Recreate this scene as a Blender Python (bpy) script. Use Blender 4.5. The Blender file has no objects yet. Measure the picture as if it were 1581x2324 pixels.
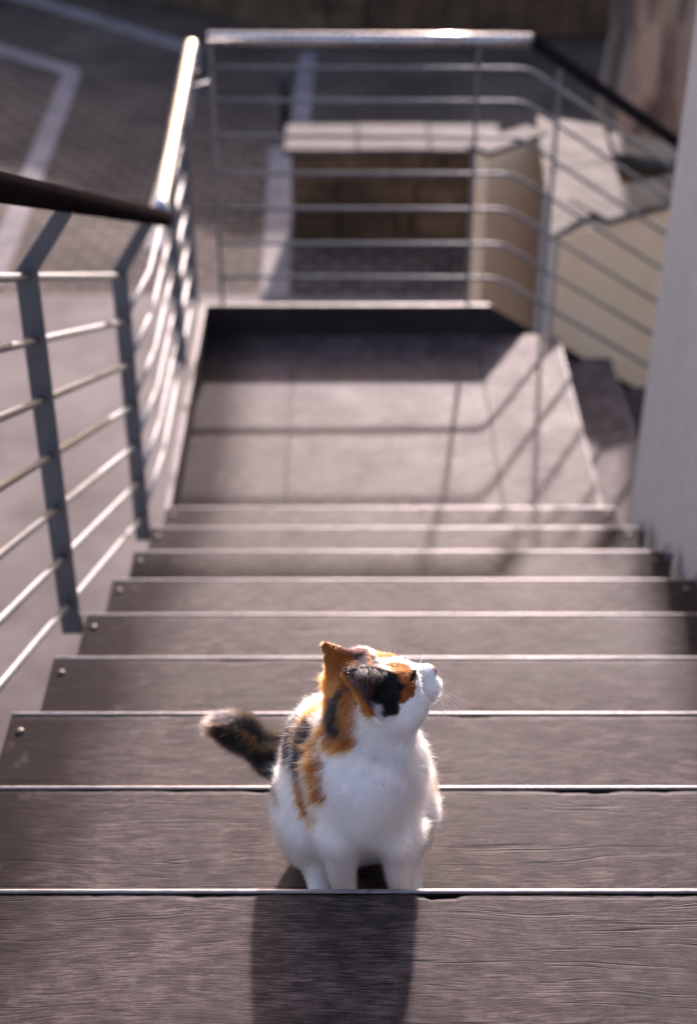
import bpy, bmesh, math, random
import numpy as np
from mathutils import Vector, Matrix
random.seed(7); RNG = np.random.default_rng(11)
scene = bpy.context.scene
R = math.radians
# ------------------------------------------------------------------ camera, sky, sun, exposure
cam_d = bpy.data.cameras.new('camera'); cam = bpy.data.objects.new('camera', cam_d)
scene.collection.objects.link(cam); scene.camera = cam
cam_d.sensor_fit = 'VERTICAL'; cam_d.sensor_height = 36; cam_d.lens = 36*3450/2324
cam_d.clip_start = .02; cam_d.clip_end = 400
cam.location = (0, -1.2168, 1.322); cam.rotation_euler = (math.pi/2-.5838, 0, 0)
cam_d.dof.use_dof = True; cam_d.dof.focus_distance = 1.715; cam_d.dof.aperture_fstop = 3.5
SUN_EL, SUN_AZ = R(16.9), R(7.0)                     # azimuth measured from +Y towards +X
world = bpy.data.worlds.new('World'); scene.world = world; world.use_nodes = True
wn = world.node_tree.nodes; wl = world.node_tree.links
sky = wn.new('ShaderNodeTexSky'); sky.sky_type = 'NISHITA'; sky.sun_disc = False
sky.sun_elevation = SUN_EL; sky.sun_rotation = SUN_AZ; sky.dust_density = 2.5; sky.air_density = 1.0; sky.ozone_density = 1.0
bg = wn['Background']; bg.inputs['Strength'].default_value = .15
wl.new(sky.outputs[0], bg.inputs[0])
sun_d = bpy.data.lights.new('sun', 'SUN'); sun = bpy.data.objects.new('sun', sun_d); scene.collection.objects.link(sun)
sun_d.energy = 4.3; sun_d.angle = R(1.2); sun_d.color = (1, .925, .84)
sdir = Vector((math.sin(SUN_AZ)*math.cos(SUN_EL), math.cos(SUN_AZ)*math.cos(SUN_EL), math.sin(SUN_EL)))
sun.rotation_euler = sdir.to_track_quat('Z', 'Y').to_euler(); sun.location = (2, 9, 6)
vs = scene.view_settings
vs.view_transform = 'Standard'; vs.look = 'None'; vs.exposure = 1.2; vs.gamma = 1; vs.use_curve_mapping = False
vs.use_white_balance = True; vs.white_balance_temperature = 6550; vs.white_balance_tint = 26
scene.cycles.use_denoising = True
scene.cycles.max_bounces = 12; scene.cycles.transparent_max_bounces = 8

# ------------------------------------------------------------------ helpers
COL = scene.collection
def tag(o, label=None, cat=None, group=None, kind=None):
    if label: o['label'] = label
    if cat: o['category'] = cat
    if group: o['group'] = group
    if kind: o['kind'] = kind
    return o
def empty(name, loc=(0, 0, 0)):
    o = bpy.data.objects.new(name, None); o.location = loc; o.empty_display_size = .1; COL.objects.link(o); return o
def link(name, me, mat=None, parent=None, smooth=False, loc=None):
    o = bpy.data.objects.new(name, me); COL.objects.link(o)
    if mat and not me.materials: me.materials.append(mat)
    if parent: o.parent = parent; o.matrix_parent_inverse = Matrix.Translation(-Vector(world_loc(parent)))
    if loc is not None: o.location = loc
    if smooth: me.shade_smooth()
    return o
def world_loc(o):
    v = Vector(o.location)
    while o.parent:
        v = o.matrix_parent_inverse @ v; o = o.parent; v = v+Vector(o.location)
    return v
def pydata(name, v, f, mat=None, parent=None, smooth=False, loc=None):
    me = bpy.data.meshes.new(name); me.from_pydata([tuple(map(float, q)) for q in v], [], f); me.update()
    return link(name, me, mat, parent, smooth, loc)
def bm_obj(name, bm, mat, parent=None, smooth=False, loc=None):
    bmesh.ops.recalc_face_normals(bm, faces=bm.faces)
    me = bpy.data.meshes.new(name); bm.to_mesh(me); bm.free()
    return link(name, me, mat, parent, smooth, loc)
def box_bm(a, b, bev=0, bm=None):
    bm = bm or bmesh.new()
    r = bmesh.ops.create_cube(bm, size=1)
    vs_ = r['verts']
    for v in vs_:
        v.co = Vector([a[i]+(v.co[i]+.5)*(b[i]-a[i]) for i in range(3)])
    if bev:
        es = list({e for v in vs_ for e in v.link_edges})
        bmesh.ops.bevel(bm, geom=es, offset=bev, segments=2, affect='EDGES', profile=.5)
    return bm
def box(name, a, b, mat, parent=None, bev=0): return bm_obj(name, box_bm(a, b, bev), mat, parent)
def tube_bm(pts, rad, seg=14, bm=None, cap=True):
    """round tube along a polyline; joints are mitred"""
    bm = bm or bmesh.new()
    pts = [Vector(p) for p in pts]; rads = rad if isinstance(rad, (list, tuple)) else [rad]*len(pts)
    rings = []
    prevx = None
    for i, p in enumerate(pts):
        d0 = (pts[i]-pts[i-1]).normalized() if i else None
        d1 = (pts[i+1]-pts[i]).normalized() if i < len(pts)-1 else None
        d = (d0 or d1) if not (d0 and d1) else (d0+d1).normalized()
        ref = prevx or (Vector((0, 0, 1)) if abs(d.z) < .9 else Vector((1, 0, 0)))
        x = (ref-d*ref.dot(d)).normalized(); y = d.cross(x); prevx = x
        k = 1/max(.4, d.dot(d1)) if (d0 and d1) else 1
        ring = []
        for s in range(seg):
            a = 2*math.pi*s/seg
            off = x*math.cos(a)+y*math.sin(a)
            ring.append(bm.verts.new(p+off*rads[i]))
        rings.append(ring)
    for r0, r1 in zip(rings, rings[1:]):
        for s in range(seg):
            bm.faces.new((r0[s], r0[(s+1) % seg], r1[(s+1) % seg], r1[s]))
    if cap:
        bm.faces.new(rings[0][::-1]); bm.faces.new(rings[-1])
    return bm
def tube(name, pts, rad, mat, parent=None, seg=14): return bm_obj(name, tube_bm(pts, rad, seg), mat, parent, True)
def prism(name, poly, z0, z1, mat, parent=None, bev=0):
    bm = bmesh.new()
    lo = [bm.verts.new((x, y, z0)) for x, y in poly]; hi = [bm.verts.new((x, y, z1)) for x, y in poly]
    bm.faces.new(hi); bm.faces.new(lo[::-1]); n = len(poly)
    for i in range(n): bm.faces.new((lo[i], lo[(i+1) % n], hi[(i+1) % n], hi[i]))
    if bev: bmesh.ops.bevel(bm, geom=list(bm.edges), offset=bev, segments=2, affect='EDGES', profile=.5)
    return bm_obj(name, bm, mat, parent)

# ------------------------------------------------------------------ node materials
class G:
    def __init__(s, name):
        s.m = bpy.data.materials.new(name); s.m.use_nodes = True
        s.t = s.m.node_tree; s.n = s.t.nodes; s.bsdf = s.n['Principled BSDF']
    def put(s, node, i, v):
        if v is None: return
        k = node.inputs[i]
        if hasattr(v, 'is_output'): s.t.links.new(v, k)
        else: k.default_value = v
    def node(s, typ, ins=(), out=0, **kw):
        n = s.n.new(typ)
        for k, v in kw.items(): setattr(n, k, v)
        for i, v in (ins.items() if isinstance(ins, dict) else enumerate(ins)): s.put(n, i, v)
        return n.outputs[out]
    def obj(s): return s.node('ShaderNodeTexCoord', out=3)
    def rand(s): return s.node('ShaderNodeObjectInfo', out='Random')
    def map(s, v, scale=(1, 1, 1), loc=(0, 0, 0)): return s.node('ShaderNodeMapping', {0: v, 1: loc, 3: scale})
    def noise(s, v, scale=5, detail=4, rough=.55, dist=0, out=0): return s.node('ShaderNodeTexNoise', {'Vector': v, 'Scale': scale, 'Detail': detail, 'Roughness': rough, 'Distortion': dist}, out)
    def math(s, op, a, b=None, c=None): return s.node('ShaderNodeMath', [a, b, c], operation=op)
    def vmath(s, op, a, b=None, out=0): return s.node('ShaderNodeVectorMath', [a, b], out, operation=op)
    def sep(s, v, i): return s.node('ShaderNodeSeparateXYZ', [v], i)
    def comb(s, x, y, z): return s.node('ShaderNodeCombineXYZ', [x, y, z])
    def rng(s, v, a, b, c=0., d=1., smooth=True):
        return s.node('ShaderNodeMapRange', {0: v, 1: a, 2: b, 3: c, 4: d}, interpolation_type='SMOOTHSTEP' if smooth else 'LINEAR')
    def mix(s, f, a, b, blend='MIX'):
        n = s.n.new('ShaderNodeMix'); n.data_type = 'RGBA'; n.blend_type = blend
        for i, v in ((0, f), (6, a), (7, b)):
            if isinstance(v, tuple) and len(v) == 3: v = v+(1,)
            s.put(n, i, v)
        return n.outputs[2]
    def bump(s, h, strength=.3, dist=.01, normal=None): return s.node('ShaderNodeBump', {'Height': h, 'Strength': strength, 'Distance': dist, 'Normal': normal})
    def set(s, **kw):
        for k, v in kw.items():
            k = k.replace('_', ' ')
            if isinstance(v, tuple) and len(v) == 3: v = v+(1,)
            s.put(s.bsdf, k, v)
        return s.m

def mat_wood(name, worn=True, axis='x', gain=1., right=True):
    g = G(name); co = g.obj(); r = g.rand()
    if axis == 'y': co = g.comb(g.sep(co, 1), g.sep(co, 0), g.sep(co, 2))
    v = g.vmath('ADD', co, g.comb(g.math('MULTIPLY', r, 37.), g.math('MULTIPLY', r, 91.), 0.))
    w1 = g.noise(g.map(v, (1.6, 4.5, 1)), 1.0, 3, .5)
    w2 = g.noise(g.map(v, (6, 22, 1)), 1.0, 2, .5)
    yy = g.math('ADD', g.sep(v, 1), g.math('ADD', g.math('MULTIPLY', w1, .13), g.math('MULTIPLY', w2, .002)))
    vw = g.comb(g.sep(v, 0), yy, g.sep(v, 2))
    fine = g.noise(g.map(vw, (22, 620, 1)), 1.0, 5, .72)
    mid = g.noise(g.map(vw, (2.2, 90, 1)), 1.0, 4, .6)
    pore = g.noise(g.map(vw, (30, 700, 1)), 1.0, 2, .5)
    pore = g.rng(pore, .56, .63)
    ln = g.noise(g.map(vw, (.8, 34, 1)), 1.0, 3, .5)
    crack = g.math('SUBTRACT', 1., g.rng(g.math('ABSOLUTE', g.math('SUBTRACT', ln, .5)), .0020, .012))
    brk = g.rng(g.noise(g.map(v, (4, 18, 1)), 1.0, 2), .42, .56)
    crack = g.math('MULTIPLY', crack, brk)
    blot = g.noise(v, 5.5, 5, .62)
    mott = g.noise(g.map(v, (22, 60, 1)), 1.0, 6, .70)
    blot2 = g.noise(g.map(v, (1, 1, 1), (3.3, 8.1, 0)), 16, 4, .6)
    base = g.mix(g.rng(fine, .40, .60), (.024, .0165, .0175), (.165, .133, .131))
    base = g.mix(g.math('MULTIPLY', g.rng(mid, .45, .68), .35), base, (.045, .034, .034))
    grey = g.mix(g.rng(blot, .35, .68), (.55, .50, .50), (1.12, 1.06, 1.05))
    base = g.mix(1., base, grey, 'MULTIPLY')
    base = g.mix(1., base, g.mix(r, (.82, .80, .80), (1.14, 1.12, 1.10)), 'MULTIPLY')
    scf = g.math('MULTIPLY', g.rng(g.noise(g.node('ShaderNodeMapping', {0: v, 2: (0, 0, .9), 3: (3, 40, 1)}), 1.0, 3, .6), .62, .74), .22)
    base = g.mix(scf, base, (.22, .195, .19))
    base = g.mix(1., base, g.mix(g.rng(mott, .36, .64), (.52, .48, .49), (1.20, 1.18, 1.17)), 'MULTIPLY')
    if worn:       # worn grey where people tread, dark unworn stain at the two ends
        e = g.math('ADD', g.sep(g.obj(), 0), g.math('MULTIPLY', g.math('SUBTRACT', blot, .5), .16))
        ends = g.math('MAXIMUM', g.math('SUBTRACT', 1., g.rng(e, -.46, -.28)), g.rng(e, .58, .74, 0., 1. if right else .12))
        base = g.mix(g.math('MULTIPLY', ends, .85), base, (.022, .016, .015))
    base = g.mix(g.math('MULTIPLY', g.rng(blot2, .60, .74), .28), base, (.20, .178, .172))
    base = g.mix(g.math('MULTIPLY', pore, .75), base, (.022, .016, .016))
    base = g.mix(g.math('MULTIPLY', crack, .85), base, (.012, .009, .010))
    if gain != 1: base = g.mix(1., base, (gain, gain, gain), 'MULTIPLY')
    h = g.math('SUBTRACT', g.math('MULTIPLY', fine, .7), g.math('ADD', g.math('MULTIPLY', crack, 1.2), g.math('MULTIPLY', pore, .35)))
    rough = g.rng(g.math('ADD', g.math('MULTIPLY', blot, .6), g.math('MULTIPLY', fine, .4)), .3, .7, .56, .70)
    spec = g.math('SUBTRACT', .15, g.math('MULTIPLY', ends, .12)) if worn else .10
    return g.set(Base_Color=base, Roughness=rough, Specular_IOR_Level=spec, Normal=g.bump(h, .4, .0012))
def mat_metal(name, col, rough, spots=.0, metallic=1.):
    g = G(name); co = g.obj()
    n = g.noise(co, 60, 4, .6); n2 = g.noise(co, 7, 4, .6)
    c = g.mix(g.rng(n2, .3, .75), col, tuple(k*.72 for k in col))
    if spots: c = g.mix(g.math('MULTIPLY', g.rng(n, .58, .72), spots), c, tuple(k*.4 for k in col))
    return g.set(Base_Color=c, Metallic=metallic, Roughness=g.rng(n, .3, .75, rough-.06, rough+.09), Normal=g.bump(n, .06, .001))
def mat_stone(name, c0, c1, scale=9, rough=.85, bump=.3, dark=None):
    g = G(name); co = g.obj()
    a = g.noise(co, scale, 8, .62); b = g.noise(co, scale*.23, 4, .55); d = g.noise(co, scale*6, 3, .6)
    c = g.mix(g.rng(a, .3, .7), c0, c1)
    if dark: c = g.mix(g.math('MULTIPLY', g.rng(b, .46, .68), .75), c, dark)
    return g.set(Base_Color=c, Roughness=rough, Specular_IOR_Level=.15, Normal=g.bump(g.math('ADD', a, g.math('MULTIPLY', d, .4)), bump, .02))
M = {}
M['wood'] = mat_wood('weathered_dark_wood')
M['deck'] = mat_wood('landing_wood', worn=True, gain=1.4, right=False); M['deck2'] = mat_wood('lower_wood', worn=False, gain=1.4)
M['strip'] = mat_metal('worn_steel_edge', (.30, .285, .295), .37, .7)
M['steel'] = mat_metal('painted_grey_steel', (.165, .173, .195), .42, .15, .45)
M['bar'] = mat_metal('galvanised_bar', (.18, .187, .205), .52, .0, .55)
M['dull_bar'] = mat_metal('dull_bar', (.26, .26, .27), .6, .0, .3)
M['rail'] = mat_metal('brushed_steel_tube', (.50, .48, .49), .26, .1, .95)
M['screw'] = mat_metal('screw_steel', (.12, .105, .10), .5, .3, .7)
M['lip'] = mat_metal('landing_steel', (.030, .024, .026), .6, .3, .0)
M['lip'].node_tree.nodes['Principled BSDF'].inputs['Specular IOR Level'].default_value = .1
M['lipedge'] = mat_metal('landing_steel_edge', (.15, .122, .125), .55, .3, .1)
M['handrail_dark'] = mat_metal('dark_paint_and_shade_tube', (.018, .014, .014), .5, .1, .0); M['handrail_dark'].node_tree.nodes['Principled BSDF'].inputs['Specular IOR Level'].default_value = .0  # stair rail's dark paint; also stands in for shade on the sloping rail
def mat_greywall():
    g = G('grey_render'); co = g.obj()
    a = g.noise(co, 22, 6, .6); st_ = g.noise(g.map(co, (1, 9, .5)), 1.0, 5, .6); b = g.noise(co, 1.7, 3)
    c = g.mix(g.rng(a, .3, .7), (.43, .385, .360), (.50, .452, .424)); c = g.mix(g.math('MULTIPLY', g.rng(st_, .48, .72), .35), c, (.32, .30, .285)); c = g.mix(g.math('MULTIPLY', g.rng(b, .45, .7), .3), c, (.50, .47, .455))
    return g.set(Base_Color=c, Roughness=.8, Normal=g.bump(a, .15, .004))
M['greywall'] = mat_greywall()
M['beige'] = mat_stone('beige_render', (.88, .60, .37), (.92, .66, .43), 6, .85, .12)
M['coping'] = mat_stone('pale_stone', (.040, .034, .028), (.150, .132, .116), 7, .8, .3)
M['dull_coping'] = mat_stone('dull_stone', (.048, .040, .040), (.098, .083, .083), 4, .8, .3)
M['darkstone'] = mat_stone('dark_stone', (.060, .040, .026), (.135, .090, .055), 4, .9, .5, (.030, .021, .015))
M['soil'] = mat_stone('planter_soil', (.20, .105, .045), (.30, .165, .075), 18, .95, .8)
M['paving'] = mat_stone('light_paving', (.095, .073, .066), (.20, .166, .155), 1.3, .75, .15)
M['band'] = mat_stone('band_stone', (.17, .145, .145), (.27, .235, .235), 3, .75, .2)
def mat_cobble():
    g = G('dark_setts'); co = g.obj()
    rot = g.node('ShaderNodeMapping', {0: co, 2: (0, 0, R(3))})
    br = g.n.new('ShaderNodeTexBrick'); g.put(br, 'Vector', rot); g.put(br, 'Scale', 1.0)
    br.offset = .5; g.put(br, 'Brick Width', .20); g.put(br, 'Row Height', .13); g.put(br, 'Mortar Size', .022); g.put(br, 'Mortar Smooth', .4)
    g.put(br, 'Color1', (.038, .025, .020, 1)); g.put(br, 'Color2', (.074, .051, .041, 1)); g.put(br, 'Mortar', (.135, .102, .086, 1))
    n = g.noise(co, 1.3, 5, .6); n2 = g.noise(co, 14, 4, .6)
    c = g.mix(1., br.outputs[0], g.mix(g.rng(n, .3, .7), (.6, .6, .6), (1.3, 1.28, 1.22)), 'MULTIPLY')
    c = g.mix(g.math('MULTIPLY', g.rng(n2, .5, .75), .4), c, (.05, .045, .035))
    h = g.math('SUBTRACT', n2, g.math('MULTIPLY', br.outputs[1], 2.))
    return g.set(Base_Color=c, Roughness=.9, Specular_IOR_Level=.2, Normal=g.bump(h, .5, .01))
M['cobble'] = mat_cobble()
def mat_bark():
    g = G('furrowed_bark'); co = g.obj()
    a = g.noise(g.map(co, (7, 7, 1.6)), 1.0, 7, .62, .6); b = g.noise(co, 2.2, 4)
    c = g.mix(g.rng(a, .36, .64), (.045, .035, .030), (.23, .185, .155)); c = g.mix(g.math('MULTIPLY', g.rng(b, .45, .7), .5), c, (.12, .11, .095))
    return g.set(Base_Color=c, Roughness=.9, Normal=g.bump(a, .9, .05))
M['bark'] = mat_bark()
def mat_leaf():
    g = G('leaf'); r = g.noise(g.obj(), 1.2, 2)
    return g.set(Base_Color=g.mix(r, (.03, .055, .015), (.08, .12, .035)), Roughness=.5)
M['leaf'] = mat_leaf()
M['timber'] = mat_stone('brown_timber', (.05, .03, .02), (.10, .06, .038), 3, .7, .3)
M['bollard'] = mat_metal('dark_teal_paint', (.018, .028, .034), .4, .1, .2)
# ------------------------------------------------------------------ the setting
GO, RI, ZG = .32, .1444, -2.9                    # going, rise, plaza level
XL, XR = -.538, .790                             # ends of the treads
FL, LF = -9*RI, 3.99                             # landing level and its far edge
def sheet(name, poly, z, mat, parent=None):
    return pydata(name, [(x, y, z) for x, y in poly], [list(range(len(poly)))], mat, parent)
gr = sheet('plaza_ground', [(-150, -60), (150, -60), (150, 260), (-150, 260)], ZG, M['cobble']); tag(gr, 'dark stone setts of the plaza below the stairs', kind='structure')
lp = sheet('light_paving', [(-14, -8), (14, -8), (14, 7.62), (-14, 7.78)], ZG+.004, M['paving']); tag(lp, 'pale smooth paving around the foot of the stairs', kind='structure')
def band(p, q, w):
    p, q = Vector(p), Vector(q); d = (q-p).normalized(); n = Vector((-d.y, d.x))*w/2
    L = (q-p).length; k = max(1, round(L/.8))
    for i in range(k):       # single kerb stones with open joints
        a = p+d*(L*i/k+.006); b = p+d*(L*(i+1)/k-.006); dz = random.uniform(0, .006)
        o = prism('band_stone', [tuple(a-n), tuple(b-n), tuple(b+n), tuple(a+n)], ZG-.05, ZG+.012+dz, M['band'], gr, .004)
band((-2.33, 7.8), (-2.46, 12.25), .17); band((-2.42, 12.30), (-5.2, 14.6), .19)
band((-1.30, 8.4), (-1.45, 12.9), .17); band((-1.40, 12.95), (-4.6, 16.0), .20)
band((-.47, 7.66), (-.53, 10.4), .19); band((-.40, 10.42), (-.37, 12.9), .15)
band((-3.9, 7.8), (-4.0, 13.2), .17)
# low stone wall in front of the rail, in shade
t = empty('stone_wall', (.2, 8.75, ZG)); tag(t, 'low brown stone wall with pale coping slabs beyond the landing railing', 'wall')
xs = np.linspace(-.39, 1.02, 6)
for row in range(3):
    z0 = ZG+row*.205
    xs = np.sort(np.r_[-.39, 1.02, RNG.uniform(-.2, .85, 3)])
    for a, b in zip(xs, xs[1:]):
        d = RNG.uniform(0, .025)
        box('stone', (a+.006, 8.56-d, z0+.006), (b-.006, 8.95, z0+.2), M['darkstone'], t, .012)
box('core', (-.385, 8.60, ZG), (1.015, 9.0, ZG+.615), M['darkstone'], t)
for i in range(3):
    a = -.43+i*.49
    box('coping_slab', (a, 8.53, ZG+.62), (a+.482, 9.04, ZG+.665+.004*(i % 2)), M['dull_coping'], t, .008)
# beige rendered walls of the raised bed
t = empty('garden_wall', (.75, 5.6, ZG)); tag(t, 'plain beige rendered garden wall running away behind the raised bed', 'wall')
dB = Vector((.24, .22)).normalized(); nB = Vector((-dB.y, dB.x))
a = Vector((.63, 5.39)); b = a+dB*.40
prism('render', [tuple(a), tuple(b), tuple(b+nB*.10), tuple(a+nB*.10)], ZG, -1.122, M['beige'], t)
for i in range(2):
    p = a+dB*(.203*i-.01); q = p+dB*.197
    prism('coping_slab', [tuple(p-nB*.012), tuple(q-nB*.012), tuple(q+nB*.125), tuple(p+nB*.125)], -1.12, -1.095, M['dull_coping'], t, .005)
t = empty('raised_bed', (1.1, 5.0, ZG)); tag(t, 'beige rendered raised bed with broad pale stone top beside the lower flight', 'planter')
wl_ = [(.825, 4.48), (1.15, 4.86), (1.18, 5.73), (.935, 5.87)]
prism('wall', wl_, ZG, -1.127, M['greywall'], t)
prism('coping_slab', [(.805, 4.44), (1.165, 4.875), (1.178, 5.30), (.852, 5.16)], -1.124, -1.10, M['coping'], t, .006)
prism('coping_slab', [(.853, 5.166), (1.178, 5.306), (1.20, 5.75), (.895, 5.90)], -1.124, -1.102, M['coping'], t, .006)
f0, f1, dn = Vector((.825, 4.48)), Vector((2.7, 5.66)), Vector((-.13, .21))
prism('wall', [tuple(f0+Vector((.02, .014))), tuple(f1), tuple(f1+dn), tuple(Vector((1.152, 4.866)))], ZG, -1.128, M['beige'], t)
e0 = Vector((.812, 4.447)); e1 = Vector((2.72, 5.645)); k = 4
for i in range(k):
    p = e0.lerp(e1, .125+.875*i/k+.003); q = e0.lerp(e1, .125+.875*(i+1)/k-.003)
    prism('coping_slab', [tuple(p), tuple(q), tuple(q+dn*1.05), tuple(p+dn*1.05)], -1.124, -1.095-.002*(i % 2), M['coping'], t, .006)
prism('wall', [(1.19, 5.42), (2.3, 4.98), (2.36, 5.22), (1.21, 5.66)], ZG, -1.16, M['darkstone'], t)
prism('coping_slab', [(1.205, 5.40), (1.78, 5.17), (1.86, 5.40), (1.21, 5.69)], -1.158, -1.11, M['coping'], t, .006)
prism('soil', [(1.0, 4.7), (2.0, 5.3), (1.2, 5.6)], -1.6, -1.20, M['soil'], t)
# boundary wall and timber gate at the far side
t = empty('boundary_wall', (0, 13.4, ZG)); tag(t, 'dark stone boundary wall at the far side of the plaza', 'wall')
HW = 1.45
def stone_run(p, q, h, par):
    p, q = Vector(p), Vector(q); d = (q-p).normalized(); n = Vector((-d.y, d.x)); L = (q-p).length
    rows = int(h/.29)
    for r_ in range(rows):
        s = 0.
        while s < L-.05:
            w = min(random.uniform(.35, .75), L-s); dd = random.uniform(0, .03)
            a, b = p+d*(s+.008)-n*dd, p+d*(s+w-.008)-n*dd
            prism('stone', [tuple(a), tuple(b), tuple(b+n*.3), tuple(a+n*.3)], ZG+r_*h/rows+.008, ZG+(r_+1)*h/rows-.004, M['darkstone'], par)
            s += w
stone_run((-6.0, 17.6), (-.2, 13.3), HW, t); stone_run((-.2, 13.3), (.15, 13.3), HW, t); stone_run((2.5, 13.3), (7.5, 13.3), HW, t)
prism('core', [(.145, 13.51), (7.5, 13.51), (7.5, 13.75), (.145, 13.75)], ZG, ZG+HW-.02, M['darkstone'], t)
prism('core', [(-6, 17.68), (-.18, 13.38), (.158, 13.38), (.158, 13.70), (-.1, 13.70), (-5.9, 17.95)], ZG, ZG+HW-.02, M['darkstone'], t)
t2 = empty('timber_gate', (1.3, 13.4, ZG)); tag(t2, 'brown plank gate in the dark boundary wall', 'gate')
for i in range(9):
    a = .16+i*.26
    box('plank', (a, 13.36+.006*(i % 2), ZG+.03), (a+.25, 13.40+.006*(i % 2), ZG+HW-.03), M['timber'], t2, .006)
box('backing', (.16, 13.452, ZG), (2.49, 13.50, ZG+HW-.04), M['timber'], t2)
for z in (.3, 1.1): box('rail', (.16, 13.402+.006, ZG+z), (2.49, 13.45, ZG+z+.12), M['timber'], t2)
# bollard
t = empty('bollard', (-.51, 10.75, ZG)); tag(t, 'slim dark teal metal bollard on the paving band', 'bollard')
bm = tube_bm([(-.51, 10.75, ZG), (-.51, 10.75, ZG+.03)], .062, 18); bm_obj('base_plate', bm, M['bollard'], t, False)
bm = tube_bm([(-.51, 10.75, ZG+.03), (-.51, 10.75, ZG+.44), (-.51, 10.75, ZG+.475), (-.51, 10.75, ZG+.49)], [.036, .034, .030, .012], 18); bm_obj('shaft', bm, M['bollard'], t, True)
bm = tube_bm([(-.51, 10.75, ZG+.37), (-.51, 10.75, ZG+.40)], .041, 18); bm_obj('collar', bm, M['bollard'], t, True)
# tree: a furrowed old trunk with limbs and a leafy crown high above
t = empty('tree', (1.66, 7.4, ZG)); tag(t, 'old tree with thick furrowed trunk behind the raised bed', 'tree')
def trunk_mesh():
    V, F = [], []; nz, na = 46, 64
    for i in range(nz):
        u = i/(nz-1); z = ZG+u*5.2; r = .235+.20*math.exp(-u*9)-.03*u
        cx, cy = 1.66+.05*math.sin(u*5), 7.4+.06*math.sin(u*4+1)
        for j in range(na):
            a = 2*math.pi*j/na
            k = 1+.10*math.sin(a*3+u*2)+.05*math.sin(a*7-u*5)+.045*math.sin(a*13+u*9+2*math.sin(u*21))
            V.append((cx+r*k*math.cos(a), cy+r*k*math.sin(a), z))
    for i in range(nz-1):
        for j in range(na): F.append((i*na+j, i*na+(j+1) % na, (i+1)*na+(j+1) % na, (i+1)*na+j))
    return V, F
V, F = trunk_mesh(); pydata('trunk', V, F, M['bark'], t, True)
lim = []
for k in range(7):
    a = k*.9+.3; b0 = Vector((1.66, 7.4, 2.1+.03*k)); p1 = b0+Vector((math.cos(a)*.5, math.sin(a)*.5, 1.1)); p2 = p1+Vector((math.cos(a+.2)*.7, math.sin(a+.2)*.7, .5+.1*k)); p3 = p2+Vector((math.cos(a-.3)*.5, math.sin(a-.3)*.5, .5))
    tube('limb', [b0, p1, p2, p3], [.10, .075, .045, .015], M['bark'], t, 8); lim += [p1.lerp(p2, .6), p2, p3]
V, F = [], []
for p in lim:
    for _ in range(170):
        c = np.array(p)+RNG.normal(0, .33, 3); c[2] = max(c[2], 3.7)
        d = RNG.normal(0, 1, 3); d /= np.linalg.norm(d); e = np.cross(d, RNG.normal(0, 1, 3)); e /= np.linalg.norm(e)
        i = len(V); l, w = RNG.uniform(.05, .09), RNG.uniform(.018, .03)
        V += [c-d*l, c+e*w, c+d*l, c-e*w]; F.append((i, i+1, i+2, i+3))
pydata('crown', V, F, M['leaf'], t)['kind'] = 'stuff'
# grey rendered wall along the right of the stairs
t = bmesh.new()
w0, w1 = .806, .842
P = [(w0, -5, ZG), (w0, 2.52, ZG), (w1+.018, 2.52, 2.3), (w1+.018, -5, 2.3)]
fr = [t.verts.new(p) for p in P]; bk = [t.verts.new((p[0]*0+1.02, p[1], p[2])) for p in P]
t.faces.new(fr); t.faces.new(bk[::-1])
for i in range(4): t.faces.new((fr[i], fr[(i+1) % 4], bk[(i+1) % 4], bk[i]))
bmesh.ops.bevel(t, geom=[e for e in t.edges], offset=.006, segments=2, affect='EDGES')
o = bm_obj('rendered_wall', t, M['greywall']); tag(o, 'tall smooth grey rendered wall alongside the wooden stairs', 'wall')

# ------------------------------------------------------------------ staircase
st = empty('staircase', (.12, 0, 0)); tag(st, 'straight flight of dark weathered wooden treads with steel edges', 'staircase')
def tread_mesh(n, x0, x1, y0, y1, z, th=.036, chips=()):
    """board with a splintered, uneven front edge"""
    nx = 150; xs = np.linspace(x0, x1, nx); rr = np.random.default_rng(100+n)
    e = np.convolve(rr.normal(0, 1, nx+8), np.ones(9)/9, 'valid')*.0016+np.abs(rr.normal(0, .0005, nx))
    dip = np.abs(e)*.5
    for cx, wd, dp in chips:
        k = np.exp(-np.abs((xs-cx)/wd)**2.5); e += dp*k*(1+.2*rr.normal(0, 1, nx)); dip += .4*dp*k
    V, F = [], []
    for i, x in enumerate(xs):
        V += [(x, y0, z), (x, y1-.010-max(e[i], 0)*.6, z), (x, y1-max(e[i], 0)-.0012, z-.0012-dip[i]), (x, y1-.0005, z-.012), (x, y1-.0005, z-th), (x, y0, z-th)]
    for i in range(nx-1):
        a, b = i*6, i*6+6
        for k in range(6): F.append((a+k, a+(k+1) % 6, b+(k+1) % 6, b+k))
    F += [tuple(range(5, -1, -1)), tuple(range((nx-1)*6, nx*6))]
    return V, F
def screw(par, x, y, z):
    bm = tube_bm([(x, y, z-.002), (x, y, z+.0012), (x, y, z+.0030), (x, y, z+.0036)], [.0072, .0069, .0048, .0018], 16)
    return bm_obj('screw', bm, M['screw'], par, True)
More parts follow.
